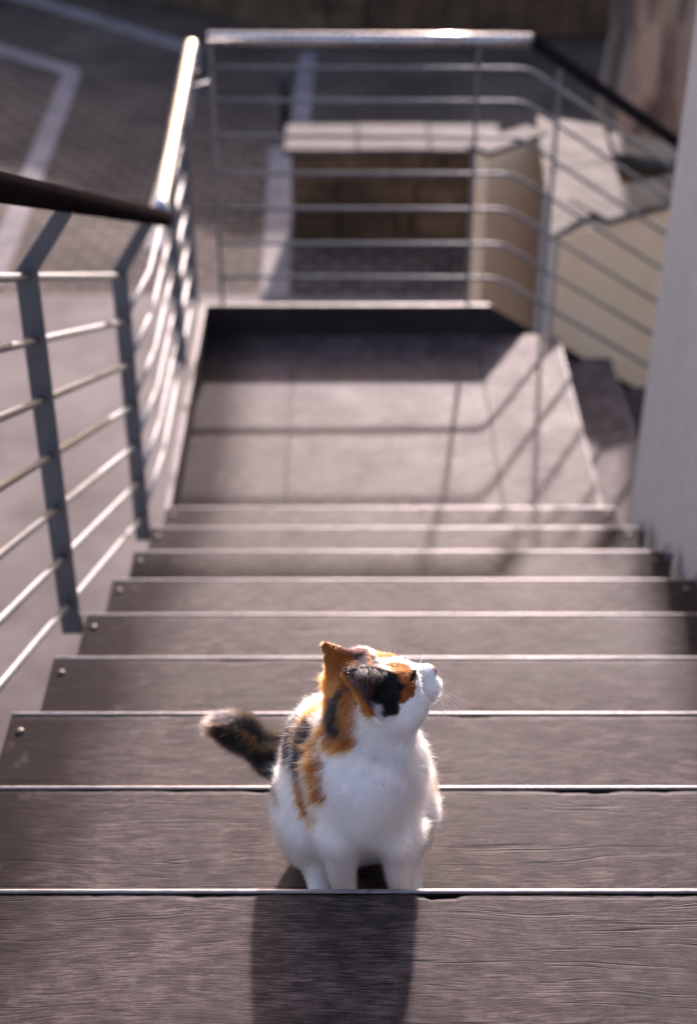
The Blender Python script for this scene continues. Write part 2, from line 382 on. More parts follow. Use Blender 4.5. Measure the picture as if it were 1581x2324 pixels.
for n in range(-2, 9):
    y1 = n*GO; y0 = y1-GO-.03; z = -n*RI
    chips = {0: [(.098, .016, .0045), (.118, .011, .003), (-.42, .01, .002)], 1: [(.30, .03, .0035), (.345, .018, .005), (.43, .02, .002), (-.12, .02, .0015)], 2: [(.2, .03, .003)], 3: [(-.2, .04, .003)]}.get(n, [])
    V, F = tread_mesh(n, XL, XR, y0, y1-.0062, z, chips=chips)
    td = pydata('tread', V, F, M['wood'], st)
    bm = box_bm((XL-.001, y1-.006, z-.046), (XR+.001, y1, z+.0008), .0018)
    bm_obj('edge_strip', bm, M['strip'], td)
    screw(td, -.518, y1-.046, z); screw(td, .764, y1-.040, z)
    if n < 8: box('bracket', (XR+.002, y1-.055, z-.05), (XR+.0135, y1+.0, z+.028), M['steel'], td, .002)
for x in (-.47, .70):     # saw-cut carriages below the treads
    V = [(x, -2*GO-.3, 2*RI-.06), (x, 8*GO, -8*RI-.06), (x, 8*GO, -8*RI-.26), (x, -2*GO-.3, 2*RI-.30)]
    V2 = [(a+.012, b, c) for a, b, c in V]
    pydata('stringer', V+V2, [(0, 1, 2, 3), (7, 6, 5, 4), (0, 4, 5, 1), (1, 5, 6, 2), (2, 6, 7, 3), (3, 7, 4, 0)], M['steel'], st)
# landing
ld = empty('landing', (.12, 3.2, FL)); ld.parent = st; ld.matrix_parent_inverse = Matrix.Translation(-Vector(st.location))
Y0L = 8*GO-.06; XE = .797
for a, b in ((XL+.004, -.203), (-.199, .485), (.489, XE-.008)):
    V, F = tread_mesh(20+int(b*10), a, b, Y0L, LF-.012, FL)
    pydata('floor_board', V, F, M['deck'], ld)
LH = .12
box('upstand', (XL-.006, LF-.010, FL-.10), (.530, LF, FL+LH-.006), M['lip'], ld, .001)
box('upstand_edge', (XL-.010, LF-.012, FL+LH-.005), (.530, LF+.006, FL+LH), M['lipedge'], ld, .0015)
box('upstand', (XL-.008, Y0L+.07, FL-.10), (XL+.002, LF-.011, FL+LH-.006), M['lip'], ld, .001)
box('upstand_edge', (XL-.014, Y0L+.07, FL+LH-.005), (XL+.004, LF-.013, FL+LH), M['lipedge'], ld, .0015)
box('edge_strip', (XE-.007, Y0L+.06, FL-.05), (XE, LF-.011, FL+.001), M['lipedge'], ld, .0015)
screw(ld, -.49, LF-.22, FL); screw(ld, .76, Y0L+.12, FL)
for y in (2.75, 3.8): box('joist', (XL+.01, y, FL-.14), (XE-.02, y+.05, FL-.042), M['steel'], ld)
# the flight that goes on down to the right
s2 = empty('staircase', (1.3, 3.3, ZG)); tag(s2, 'lower flight of wooden treads going down from the landing behind the grey wall', 'staircase')
G2, R2 = .235, .17
for k in range(1, 9):
    x0, x1, z = XE+(k-1)*G2-.03, XE+k*G2, FL-k*R2
    yf = 3.97+.32*(x1-.60)
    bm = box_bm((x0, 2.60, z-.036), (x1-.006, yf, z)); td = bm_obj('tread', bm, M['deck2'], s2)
    box('edge_strip', (x1-.0055, 2.60, z-.046), (x1, yf, z+.0008), M['lipedge'], td)
D = Vector((1, .32, -.74))
P0 = Vector((.531, LF, FL+LH))
V = []
for off in (0, .010):
    n = Vector((-.32, 1, 0)).normalized()*off
    for p in (P0, P0+D*2.2, P0+D*2.2+Vector((0, 0, -.32)), P0+Vector((0, 0, -.32))): V.append(tuple(p+n-Vector((0, .010, 0))))
pydata('stringer', V, [(0, 1, 2, 3), (7, 6, 5, 4), (0, 4, 5, 1), (1, 5, 6, 2), (2, 6, 7, 3), (3, 7, 4, 0)], M['lip'], s2)
# posts that carry the landing
for (x, y) in ((-.45, 3.85), (.45, 3.85), (-.45, 2.7)):
    box('support_post', (x-.05, y-.05, ZG), (x+.05, y+.05, FL-.142), M['steel'], st, .006)

# ------------------------------------------------------------------ railings
def flat_post(par, p0, p1, ptop, w=.040, th=.010, along='y'):
    """flat bar: upright from p0 to p1, then kinked over to ptop under the handrail"""
    bm = bmesh.new(); hw = Vector((w/2, 0, 0)) if along == 'y' else Vector((0, w/2, 0)); ht = Vector((0, th/2, 0)) if along == 'y' else Vector((th/2, 0, 0))
    rings = []
    for p, k in ((p0, 1), (p1, 1), (ptop, .85)):
        p = Vector(p); rings.append([bm.verts.new(p+hw*k*a+ht*b) for a, b in ((-1, -1), (1, -1), (1, 1), (-1, 1))])
    for r0, r1 in zip(rings, rings[1:]):
        for i in range(4): bm.faces.new((r0[i], r0[(i+1) % 4], r1[(i+1) % 4], r1[i]))
    bm.faces.new(rings[0][::-1]); bm.faces.new(rings[-1])
    bmesh.ops.bevel(bm, geom=list(bm.edges), offset=.0015, segments=1, affect='EDGES')
    return bm_obj('post', bm, M['steel'], par)
XB = -.560
lr = empty('railing', (XB, 1.2, -.6)); tag(lr, 'grey steel railing with cranked flat posts down the open side of the stairs', 'railing')
def hr(y): return .345-(y-1.22)*.4405
HY = 2.53
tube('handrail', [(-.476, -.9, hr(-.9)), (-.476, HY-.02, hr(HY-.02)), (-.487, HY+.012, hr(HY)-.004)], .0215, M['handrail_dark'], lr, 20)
offs = [0, -.124, -.245, -.366, -.483, -.598, -.711]
def zb(y, k): return .201-(y-1.223)*.4560+offs[k]
for k in range(7):
    tube('bar', [(XB, -.9, zb(-.9, k)), (XB, 2.2, zb(2.2, k))], .0074, M['bar'], lr, 10)
for y in (-.755, .235, 1.223, 2.211):
    zt = zb(y, 0)
    po = flat_post(lr, (XB, y, zt-.785), (XB, y, zt+.012), (-.480, y, hr(y)-.016))
    box('bracket', (XB+.021, y+.006, zt-.785), (XL-.004, y+.016, zt-.745), M['steel'], po)
l2 = empty('railing', (XB, 3.2, FL)); tag(l2, 'grey steel railing along the open side of the landing, carrying on from the stair railing', 'railing')
tube('handrail', [(-.4875, HY+.016, hr(HY)-.004), (-.498, HY+.08, -.226), (-.535, 3.985, -.206)], .0215, M['rail'], l2, 20)
zl = [-.345, -.47, -.59, -.71, -.83, -.945, -1.06]
for k in range(7):
    tube('bar', [(XB, 2.218, zb(2.211, k)), (XB, 2.62, zl[k]+.02), (XB, 2.72, zl[k]), (XB-.002, 3.806, zl[k]+.010)], .0074, M['dull_bar'], l2, 10)
for y, xb in ((3.31, XB), (3.80, XB-.002)):
    po = flat_post(l2, (xb, y, -1.065), (xb, y, -.335), (-.512, y, -.236))
    box('foot', (xb+.021, y-.03, -1.08), (XL-.009, y+.01, -1.03), M['steel'], po)
fr_ = empty('railing', (.1, LF, FL+LH)); tag(fr_, 'grey steel railing across the end of the landing, bending down along the lower flight', 'railing')
YR = LF+.004
Q = Vector((.623, YR, -.192))
tube('handrail', [(-.478, YR, -.186), (.30, YR, -.190), tuple(Q)], .0215, M['rail'], fr_, 20)
tube('handrail', [tuple(Q+D*.004), tuple(Q+D*2.0)], .0213, M['handrail_dark'], fr_, 20)  # same steel rail; its lack of sun reflection is painted as dark colour
hb = [.225, .360, .496, .630, .766, .894, 1.010]
for k, h in enumerate(hb):
    z = FL+h; xb = .535+.085*h
    a = Vector((xb, YR, z))
    tube('bar', [(-.470, YR, z+.004), (xb-.05, YR, z), (xb-.012, YR, z-.003), (xb+.014, YR+.006, z-.013), tuple(a+D*.05), tuple(a+D*2.0)], .0068, M['bar'], fr_, 10)
for x in (-.474, .446):
    po = flat_post(fr_, (x, YR+.012, FL-.02), (x, YR+.006, -.33), (x, YR, -.205), along='x')
for s in (.21, .95):
    p = Vector((.531, YR+.012, FL+LH))+D*s
    zt = (Q+D*(p.x-Q.x)).z
    flat_post(fr_, (p.x, p.y, p.z-.12), (p.x, p.y, zt-.1), (p.x, p.y-.004, zt-.015), along='x')
tube('link_bar', [(XB, 3.81, -.352), (-.545, YR-.03, -.350), (-.474, YR, -.335)], .0074, M['bar'], l2, 10)
# ------------------------------------------------------------------ cat
# ---- cat: signed distance field of the posed body (metres, origin on the tread under the chest) ----
def vec(*a): return np.array(a, dtype=np.float32)
HC = vec(.0435, .132, .3245)                       # head centre
HF = np.array([.88, .40, .25]); HF /= np.linalg.norm(HF)
HL = np.array([-.386, .912, -.14]); HL -= HF*HL.dot(HF); HL /= np.linalg.norm(HL)
HU = np.cross(HF, HL)
HM = np.stack([HF, HL, HU]).astype(np.float32)    # rows: forward, left, up
def to_head(p): return (p-HC) @ HM.T
def from_head(h): return np.asarray(h, dtype=np.float32) @ HM + HC
def ell(p, c, r, k=None):
    q = p-vec(*c); r = vec(*r)
    k0 = np.sqrt(((q/r)**2).sum(1)); k1 = np.sqrt(((q/(r*r))**2).sum(1))+1e-9
    return k0*(k0-1)/k1
def cone(p, a, b, ra, rb):
    a = vec(*a); ba = vec(*b)-a; q = p-a
    t = np.clip(q@ba/(ba@ba), 0, 1)
    return np.sqrt(((q-t[:, None]*ba)**2).sum(1))-(ra+(rb-ra)*t)
def smin(a, b, k):
    h = np.maximum(k-np.abs(a-b), 0)/k
    return np.minimum(a, b)-h*h*k*.25
def smax(a, b, k): return -smin(-a, -b, k)
EARS = {}
for s in (-1, 1):
    B = np.array([-.021, s*.027, .023]); T = np.array([-.041, s*.035, .081])
    ax = T-B; ln = np.linalg.norm(ax); ax /= ln
    n = np.array([.74, -.66, .0]) if s < 0 else np.array([.20, .97, .05]); n -= ax*n.dot(ax); n /= np.linalg.norm(n)
    EARS[s] = (B, ax, ln, n, np.cross(ax, n))
def ear_coords(h, s):
    B, ax, ln, n, w = EARS[s]
    q = h-B.astype(np.float32)
    return (q@ax.astype(np.float32))/ln, q@w.astype(np.float32), q@n.astype(np.float32), ln
def ear_sdf(h, s):
    v, sw, t, ln = ear_coords(h, s)
    vc = np.clip(v, 0, 1)
    hw = (.0285*(1-vc**1.45) if s < 0 else .0270*(1-vc**1.35))+.0036
    if s > 0: hw = np.where(sw < 0, hw*.62, hw)
    t0 = .0170*(sw/np.maximum(hw, .006))**2*(1-.6*vc)*np.clip(hw/.02, 0, 1)-.004
    d = np.maximum(np.abs(t-t0)*.75-.0020, (np.abs(sw)-hw)*.8)
    d = np.maximum(d, np.maximum((-v-.15)*ln, (v-1)*ln))
    if s == 1:                                      # the far ear has a nick near its tip
        d = np.maximum(d, .0052-np.sqrt((v-.80)**2*ln*ln+(sw-.0135)**2))
    return d
def cat_sdf(p):
    d = ell(p, (.001, .19, .135), (.083, .074, .116))                    # back and belly
    d = smin(d, ell(p, (-.012, .176, .203), (.054, .052, .060)), .04)    # withers
    d = smin(d, ell(p, (-.050, .195, .082), (.047, .072, .078)), .02)    # haunches
    d = smin(d, ell(p, (.066, .203, .080), (.046, .070, .076)), .02)
    d = smin(d, ell(p, (.025, .112, .200), (.056, .058, .080)), .022)     # chest
    for x0, x1, x2, r in ((-.003, -.013, -.014, 0), (.066, .058, .046, 0)):
        lg = smin(cone(p, (x1, .090, .145), (x0, .080, .035), .0230, .0112), cone(p, (x2, .120, .215), (x1, .090, .145), .038, .0230), .02)
        lg = smin(lg, cone(p, (x0, .080, .035), (x0, .074, .014), .0110, .0105), .012)
        lg = smin(lg, ell(p, (x0, .068, .0115), (.0160, .025, .0120)), .012)
        d = smin(d, lg, .013)
    d = smin(d, ell(p, (.020, .196, .052), (.062, .050, .050)), .02)     # belly
    for x0, x1 in ((-.054, -.036), (.070, .080)):                         # hind feet
        ft = cone(p, (x0, .20, .018), (x1, .108, .013), .015, .0115)
        ft = smin(ft, cone(p, (x0*.9+.003, .165, .07), (x1, .118, .016), .018, .0105), .012)
        d = smin(d, ft, .010)
    d = smin(d, cone(p, (.022, .140, .225), (.019, .150, .316), .058, .041), .035)   # neck
    d = smin(d, cone(p, (.040, .128, .262), (.049, .132, .300), .028, .027), .03)    # throat
    for a_, b_ in (((.030, .064, .292), (.072, .082, .262)), ((.022, .066, .262), (.058, .068, .232)), ((-.004, .082, .285), (.016, .070, .262))):
        d = smax(d, -cone(p, a_, b_, .004, .003), .012)                   # skin folds of the turned neck
    for a_, b_ in (((-.056, .116, .185), (-.048, .108, .135)), ((-.048, .108, .135), (-.038, .104, .055))):
        d = smax(d, -cone(p, a_, b_, .007, .010), .012)                   # hollow between foreleg and haunch
    d = d+.0016*np.sin(p[:, 0]*95+p[:, 2]*40)*np.sin(p[:, 2]*80+p[:, 1]*60)
    # tail
    tl = cone(p, (-.045, .245, .055), (-.100, .262, .112), .021, .0185)
    tl = smin(tl, cone(p, (-.100, .262, .112), (-.142, .268, .146), .0180, .017), .02)
    tl = smin(tl, cone(p, (-.140, .268, .146), (-.168, .266, .156), .0165, .011), .02)
    d = smin(d, tl, .02)
    # head
    near = np.sqrt(((p-HC)**2).sum(1)) < .13
    if near.any():
        h = to_head(p[near])
        e = ell(h, (-.007, 0, -.002), (.043, .0425, .0375))
        for s in (-1, 1):
            e = smin(e, ell(h, (.010, s*.021, -.013), (.029, .024, .0235)), .018)
            e = smin(e, ell(h, (.0455, s*.0085, -.0135), (.0165, .0128, .0130)), .010)
            e = smin(e, ell(h, (.022, s*.018, .016), (.015, .012, .011)), .014)      # brow
        e = smin(e, cone(h, (.018, 0, .013), (.0535, 0, .0005), .0165, .0078), .014)
        e = smin(e, ell(h, (.0585, 0, .0005), (.0062, .0072, .0050)), .006)
        e = smin(e, ell(h, (.0465, 0, -.0295), (.0125, .0105, .0105)), .010)
        for s in (-1, 1):
            e = smax(e, -ell(h, (.0335, s*.0240, .0212), (.0100, .0080, .0019)), .0025)   # squinting eye slit
            e = smax(e, -cone(h, (.030, s*.019, -.0245), (.058, s*.004, -.0225), .0006, .0006), .004)  # mouth line
        for s in (-1, 1):
            e = smin(e, ear_sdf(h, s), .009)
        d = d.copy(); d[near] = smin(d[near], e, .022)
    return np.maximum(d, .0005-p[:, 2])

CAT0 = np.array([0., 0., -RI])
def surface_nets(fn, lo, hi, vox):
    lo = np.array(lo, dtype=np.float32); n = np.ceil((np.array(hi)-lo)/vox).astype(int)+1
    cb = 6                                                     # coarse pass, then refine near the surface
    nc = n//cb+2
    ax = [lo[i]+np.arange(nc[i])*vox*cb for i in range(3)]
    gc = np.stack(np.meshgrid(*ax, indexing='ij'), -1).reshape(-1, 3).astype(np.float32)
    dc = fn(gc).reshape(nc)
    full = np.repeat(np.repeat(np.repeat(np.where(dc > 0, 1., -1.).astype(np.float32), cb, 0), cb, 1), cb, 2)
    full = full[:n[0], :n[1], :n[2]]
    near = np.abs(dc) < vox*cb*2.6
    nearf = np.repeat(np.repeat(np.repeat(near, cb, 0), cb, 1), cb, 2)[:n[0], :n[1], :n[2]]
    idx = np.argwhere(nearf)
    vals = np.empty(len(idx), np.float32)
    for s in range(0, len(idx), 400000):
        vals[s:s+400000] = fn((lo+idx[s:s+400000]*vox).astype(np.float32))
    full[tuple(idx.T)] = vals
    D_ = full; ins = D_ < 0
    c = [(i, j, k) for i in (0, 1) for j in (0, 1) for k in (0, 1)]
    sh = [s-1 for s in D_.shape]
    cnt = sum(ins[i:i+sh[0], j:j+sh[1], k:k+sh[2]].astype(np.int8) for i, j, k in c)
    act = (cnt > 0) & (cnt < 8)
    cells = np.argwhere(act); vid = -np.ones(act.shape, np.int64); vid[tuple(cells.T)] = np.arange(len(cells))
    acc = np.zeros((len(cells), 3)); wt = np.zeros(len(cells))
    cv = {q: D_[cells[:, 0]+q[0], cells[:, 1]+q[1], cells[:, 2]+q[2]] for q in c}
    for a in c:
        for b in c:
            if sum(abs(a[i]-b[i]) for i in range(3)) == 1 and a < b:
                va, vb = cv[a], cv[b]; m = (va < 0) != (vb < 0)
                tt = np.where(m, va/(va-vb+1e-12), 0)
                acc += m[:, None]*(np.array(a)+tt[:, None]*(np.array(b)-np.array(a))); wt += m
    V = (lo+(cells+acc/wt[:, None])*vox).astype(np.float32)
    F = []
    for axis in range(3):
        sl0 = [slice(None)]*3; sl1 = [slice(None)]*3
        sl0[axis] = slice(0, -1); sl1[axis] = slice(1, None)
        e = ins[tuple(sl0)] != ins[tuple(sl1)]
        E_ = np.argwhere(e); o1, o2 = [(1, 2), (2, 0), (0, 1)][axis]
        E_ = E_[(E_[:, o1] > 0) & (E_[:, o2] > 0) & (E_[:, o1] < act.shape[o1]) & (E_[:, o2] < act.shape[o2])]
        flip = ins[tuple(E_.T)]
        q = []
        for d1, d2 in ((-1, -1), (0, -1), (0, 0), (-1, 0)):
            t_ = E_.copy(); t_[:, o1] += d1; t_[:, o2] += d2; q.append(vid[tuple(t_.T)])
        q = np.stack(q, 1); q[~flip] = q[~flip][:, ::-1]; F.append(q)
    F = np.concatenate(F); F = F[(F >= 0).all(1)]
    for _ in range(2):                                          # pull the vertices onto the true surface
        g, d0 = grad(fn, V); V = V-g*np.clip(d0, -vox, vox)[:, None]*.8
    return V, F
def grad(fn, P, e=.0012):
    d0 = fn(P); g = np.stack([fn(P+vec(*(e*(k == i) for k in range(3))))-fn(P-vec(*(e*(k == i) for k in range(3)))) for i in range(3)], 1)
    g /= np.linalg.norm(g, axis=1, keepdims=True)+1e-9
    return g.astype(np.float32), d0
# coat: white with orange and black patches; each patch is a chain of spheres on the body
PATCH = [
    ('O', [(0.0447, 0.146, 0.3615, 0.007), (0.0584, 0.138, 0.3616, 0.0105), (0.0639, 0.1235, 0.361, 0.0111)]),
    ('O', [(0.0603, 0.1143, 0.3574, 0.0097), (0.0636, 0.1067, 0.3505, 0.0087), (0.0601, 0.098, 0.343, 0.0048)]),
    ('K', [(0.0266, 0.1025, 0.3539, 0.0055), (0.0335, 0.0986, 0.3483, 0.0062)]),
    ('K', [(0.0317, 0.113, 0.3763, 0.0076), (0.0406, 0.1163, 0.3603, 0.0083), (0.0484, 0.1021, 0.3498, 0.0083), (0.0476, 0.0905, 0.3373, 0.0059)]),
    ('O', [(-0.0057, 0.1299, 0.3488, 0.0106), (-0.0069, 0.1208, 0.3381, 0.0106), (-0.0021, 0.1089, 0.3298, 0.0106)]),
    ('O', [(-0.0116, 0.1169, 0.323, 0.0071), (-0.0057, 0.1083, 0.3119, 0.0071), (-0.0022, 0.1047, 0.2996, 0.0071)]),
    ('K', [(-0.0074, 0.1213, 0.3377, 0.0033), (-0.017, 0.1229, 0.3117, 0.0054), (-0.0201, 0.1215, 0.2878, 0.0051), (-0.0117, 0.1117, 0.2886, 0.0042)]),
    ('O', [(-0.0274, 0.1155, 0.2678, 0.0073), (-0.0117, 0.102, 0.2784, 0.0096), (0.0026, 0.0973, 0.2873, 0.0072)]),
    ('K', [(0.012, 0.1475, 0.3608, 0.0047), (0.0227, 0.15, 0.3603, 0.0048)]),
    ('O', [(-0.0242, 0.1446, 0.3089, 0.009), (-0.0425, 0.1817, 0.2587, 0.0122), (-0.0533, 0.165, 0.2446, 0.011), (-0.0621, 0.1546, 0.2278, 0.0084)]),
    ('K', [(-0.0652, 0.1895, 0.2316, 0.0072), (-0.0749, 0.1828, 0.2053, 0.0077), (-0.0739, 0.1623, 0.1972, 0.0049)]),
    ('K', [(-0.0497, 0.1538, 0.2458, 0.0079), (-0.0562, 0.1406, 0.2289, 0.0097), (-0.0598, 0.1377, 0.2052, 0.008)]),
    ('O', [(-0.0415, 0.1256, 0.2511, 0.0052), (-0.0412, 0.0999, 0.2375, 0.009), (-0.036, 0.0862, 0.2102, 0.0078)]),
    ('O', [(-0.057, 0.1339, 0.1732, 0.0072), (-0.0519, 0.1323, 0.1475, 0.0081), (-0.0409, 0.0918, 0.1663, 0.0057)]),
    ('O', [(-0.035, 0.1297, 0.2645, 0.0043), (-0.0263, 0.1246, 0.2802, 0.0064)]),
    ('B', [(-0.0918, 0.2057, 0.1202, 0.0023), (-0.0877, 0.1631, 0.1175, 0.0018)]),
    ('B', [(0.098, 0.205, 0.115, 0.011), (0.094, 0.185, 0.06, 0.009)]),
]
ORANGE, BLACK, BROWN, WHITE = np.array([.275, .080, .018]), np.array([.012, .011, .013]), np.array([.16, .085, .035]), np.array([.93, .905, .89])
def vnoise(p, s, seed):
    """cheap smooth value noise"""
    q = p*s+seed*17.3; i = np.floor(q).astype(np.int64); f = q-i; f = f*f*(3-2*f); out = 0
    for a in (0, 1):
        for b in (0, 1):
            for c in (0, 1):
                h = ((i[:, 0]+a)*73856093 ^ (i[:, 1]+b)*19349663 ^ (i[:, 2]+c)*83492791 ^ seed*2654435) & 0xffff
                w = (f[:, 0] if a else 1-f[:, 0])*(f[:, 1] if b else 1-f[:, 1])*(f[:, 2] if c else 1-f[:, 2])
                out = out+w*h/65535.
    return out
def sstep(x, a, b):
    t = np.clip((x-a)/(b-a), 0, 1); return t*t*(3-2*t)
def coat(P):
    """linear colour and fur length for points on the skin"""
    P = P.astype(np.float64); h = to_head(P.astype(np.float32)).astype(np.float64)
    col = np.tile(WHITE, (len(P), 1)); jit = (vnoise(P, 110, 3)-.5)*.007+(vnoise(P, 420, 4)-.5)*.005
    def lay(c, k):
        nonlocal col
        k = np.clip(k, 0, 1)[:, None]; col = col*(1-k)+np.asarray(c)*k
    def chain(pts):
        d = np.full(len(P), 9.)
        if len(pts) == 1: pts = [pts[0], pts[0]]
        for a, b in zip(pts, pts[1:]):
            A, B_ = np.array(a[:3]), np.array(b[:3]); ba = B_-A
            t_ = np.clip((P-A)@ba/(ba@ba+1e-12), 0, 1); d = np.minimum(d, np.linalg.norm(P-A-t_[:, None]*ba, axis=1)-(a[3]+(b[3]-a[3])*t_))
        return d+jit
    # head base: orange over crown, sides and nape
    inhead = sstep(np.linalg.norm(P-HC, axis=1), .075, .060)
    jl = (vnoise(P, 70, 13)-.5)*.30+(vnoise(P, 180, 14)-.5)*.26+(vnoise(P, 500, 15)-.5)*.22
    def hblob(c, r): return np.linalg.norm((h-np.array(c))/np.array(r), axis=1)+jl
    lay(ORANGE*(.8+.4*vnoise(P, 300, 6)[:, None]), sstep(hblob((-.054, .018, .008), (.028, .040, .042)), 1.05, .95))
    lay(ORANGE*(.8+.4*vnoise(P, 300, 6)[:, None]), sstep(hblob((-.018, .006, .028), (.026, .034, .020)), 1.05, .95))
    for kind, pts in PATCH:
        c = {'O': ORANGE, 'K': BLACK, 'B': BROWN, 'W': WHITE}[kind]
        v = vnoise(P, 300, 5)[:, None]
        lay(c*(.75+.5*v), sstep(chain([q[:3]+(q[3]*(1.05 if pts[0][0] > .015 else 1.35)*(1.45 if kind == 'K' else (.82 if pts[0][2] > .262 and pts[0][0] < .015 else 1.15))+.0012,) for q in pts]), .0012, -.0012))
    # face and nape, in the head's own frame (forward, left, up)
    lay(ORANGE*(.8+.4*vnoise(P, 300, 6)[:, None]), sstep(hblob((.020, .024, .016), (.020, .022, .022)), 1.06, .94))
    lay(BLACK, sstep(hblob((-.004, .030, -.004), (.015, .016, .024)), 1.06, .94))
    # far side of the head and neck mirrors the orange and black loosely
    # blaze, muzzle and chin
    blz = np.abs(h[:, 1]-.0075)-(.0050+.009*sstep(h[:, 0], .018, .045))+jit*.5
    lay(WHITE, sstep(blz, .001, -.0015)*sstep(h[:, 2], .0, .006)*sstep(h[:, 0], .000, .012)*inhead)
    lay(WHITE, sstep(h[:, 0]+jit, .036, .041)*inhead)
    lay(WHITE, sstep(h[:, 2]+jit-.1*(h[:, 0]-.03), -.006, -.012)*sstep(h[:, 0], .012, .022)*inhead)
    # crown between the ears: ticked black
    k = sstep(np.abs(h[:, 1]-.004), .034, .022)*sstep(h[:, 2], .024, .031)*sstep(h[:, 0], .016, .004)*sstep(h[:, 0], -.045, -.03)*inhead
    lay(BLACK*1.5, k*sstep(vnoise(P, 260, 8), .2, .45)); 
    # ears
    for s in (-1, 1):
        v, sw, t_, ln = ear_coords(h.astype(np.float32), s)
        on = sstep(v, .05, .15)*(v < 1.2)*(np.abs(sw) < .03)*(np.abs(t_) < .02)
        lay(ORANGE*1.05, on)
        lay(BLACK, on*sstep(sw*s, -.004-.010*(1-v)+(.006 if s < 0 else 0), -.008-.012*(1-v)+(.006 if s < 0 else 0)))
        hw = .0285*(1-np.clip(v, 0, 1)**1.45)+.0038
        t0 = .0170*(sw/np.maximum(hw, .006))**2*(1-.6*np.clip(v, 0, 1))*np.clip(hw/.02, 0, 1)-.004
        lay(np.array([.085, .045, .045]), on*sstep(t_-t0, .0, .0012)*sstep(np.abs(sw)/hw, .95, .85))
    # nose leather, lids, mouth
    nose = np.linalg.norm((h-np.array([.0630, 0, -.0002]))/np.array([.0058, .0085, .0056]), axis=1)
    lay(np.array([.52, .17, .15]), sstep(nose, 1.25, .9))
    for s in (-1, 1):
        ey = np.linalg.norm((h-EYE*np.array([1, s, 1]))/np.array([.0120, .010, .0036]), axis=1)
        lay(np.array([.055, .03, .022]), sstep(ey, 1.12, .8))
    # tail: black, brown below, pale tip
    tl = sstep(P[:, 0]+.55*(.262-P[:, 1])*0, -.068, -.080)*sstep(P[:, 1], .225, .24)
    lay(BLACK*.7, tl); lay(BROWN, tl*sstep(vnoise(P, 160, 9), .70, .85)*.6); lay(np.array([.10, .078, .062]), tl*sstep(P[:, 0]+(vnoise(P, 200, 2)-.5)*.01, -.166, -.176)*sstep(P[:, 2], .150, .160))
    # length of the fur
    L_ = np.full(len(P), .012)
    L_ = L_+.006*sstep(P[:, 2], .10, .18)*sstep(P[:, 1], .16, .10)-.003*sstep(P[:, 2], .10, .03)
    L_ = L_*(1-inhead)+inhead*(.0035+.0075*sstep(h[:, 0], .02, -.03)+.004*sstep(h[:, 2], .0, -.03)*sstep(h[:, 0], .04, .0))
    for s in (-1, 1):
        v, sw, t_, ln = ear_coords(h.astype(np.float32), s)
        on = sstep(v, .12, .3)*(v < 1.2)*(np.abs(sw) < .03)*(np.abs(t_) < .02)*(np.abs(h[:, 1]) > .02)
        L_ = L_*(1-on)+.0046*on
        L_ = L_*(1-sstep(np.linalg.norm((h-EYE*np.array([1, s, 1]))/np.array([.0120, .010, .0036]), axis=1), 1.3, .9))
    L_ = L_*(1-sstep(nose, 1.5, 1.1)); L_ = L_+tl*.005
    L_ = L_*(1-.45*sstep(P[:, 2], .13, .09)*sstep(P[:, 1], .135, .11))*(1-.5*sstep(P[:, 2], .05, .02))
    return col, L_
EYE = np.array([.0335, .0230, .0212])
catV, catF = surface_nets(cat_sdf, (-.225, .02, -.006), (.135, .32, .425), .0017)
me = bpy.data.meshes.new('cat'); me.from_pydata(catV.tolist(), [], catF.tolist()); me.update()
ccol, clen = coat(catV)
at = me.color_attributes.new('coat', 'FLOAT_COLOR', 'POINT')
at.data.foreach_set('color', np.c_[ccol, np.ones(len(ccol))].astype(np.float32).ravel())
def mat_skin():
    g = G('cat_coat'); c = g.node('ShaderNodeAttribute', out='Color', attribute_name='coat')
    return g.set(Base_Color=c, Roughness=.75, Specular_IOR_Level=.25, Normal=g.bump(g.noise(g.obj(), 900, 2), .25, .002))
cat = link('cat', me, mat_skin(), None, True); cat.location = CAT0
tag(cat, 'white calico cat with orange and black patches sitting on a tread, looking up', 'cat')
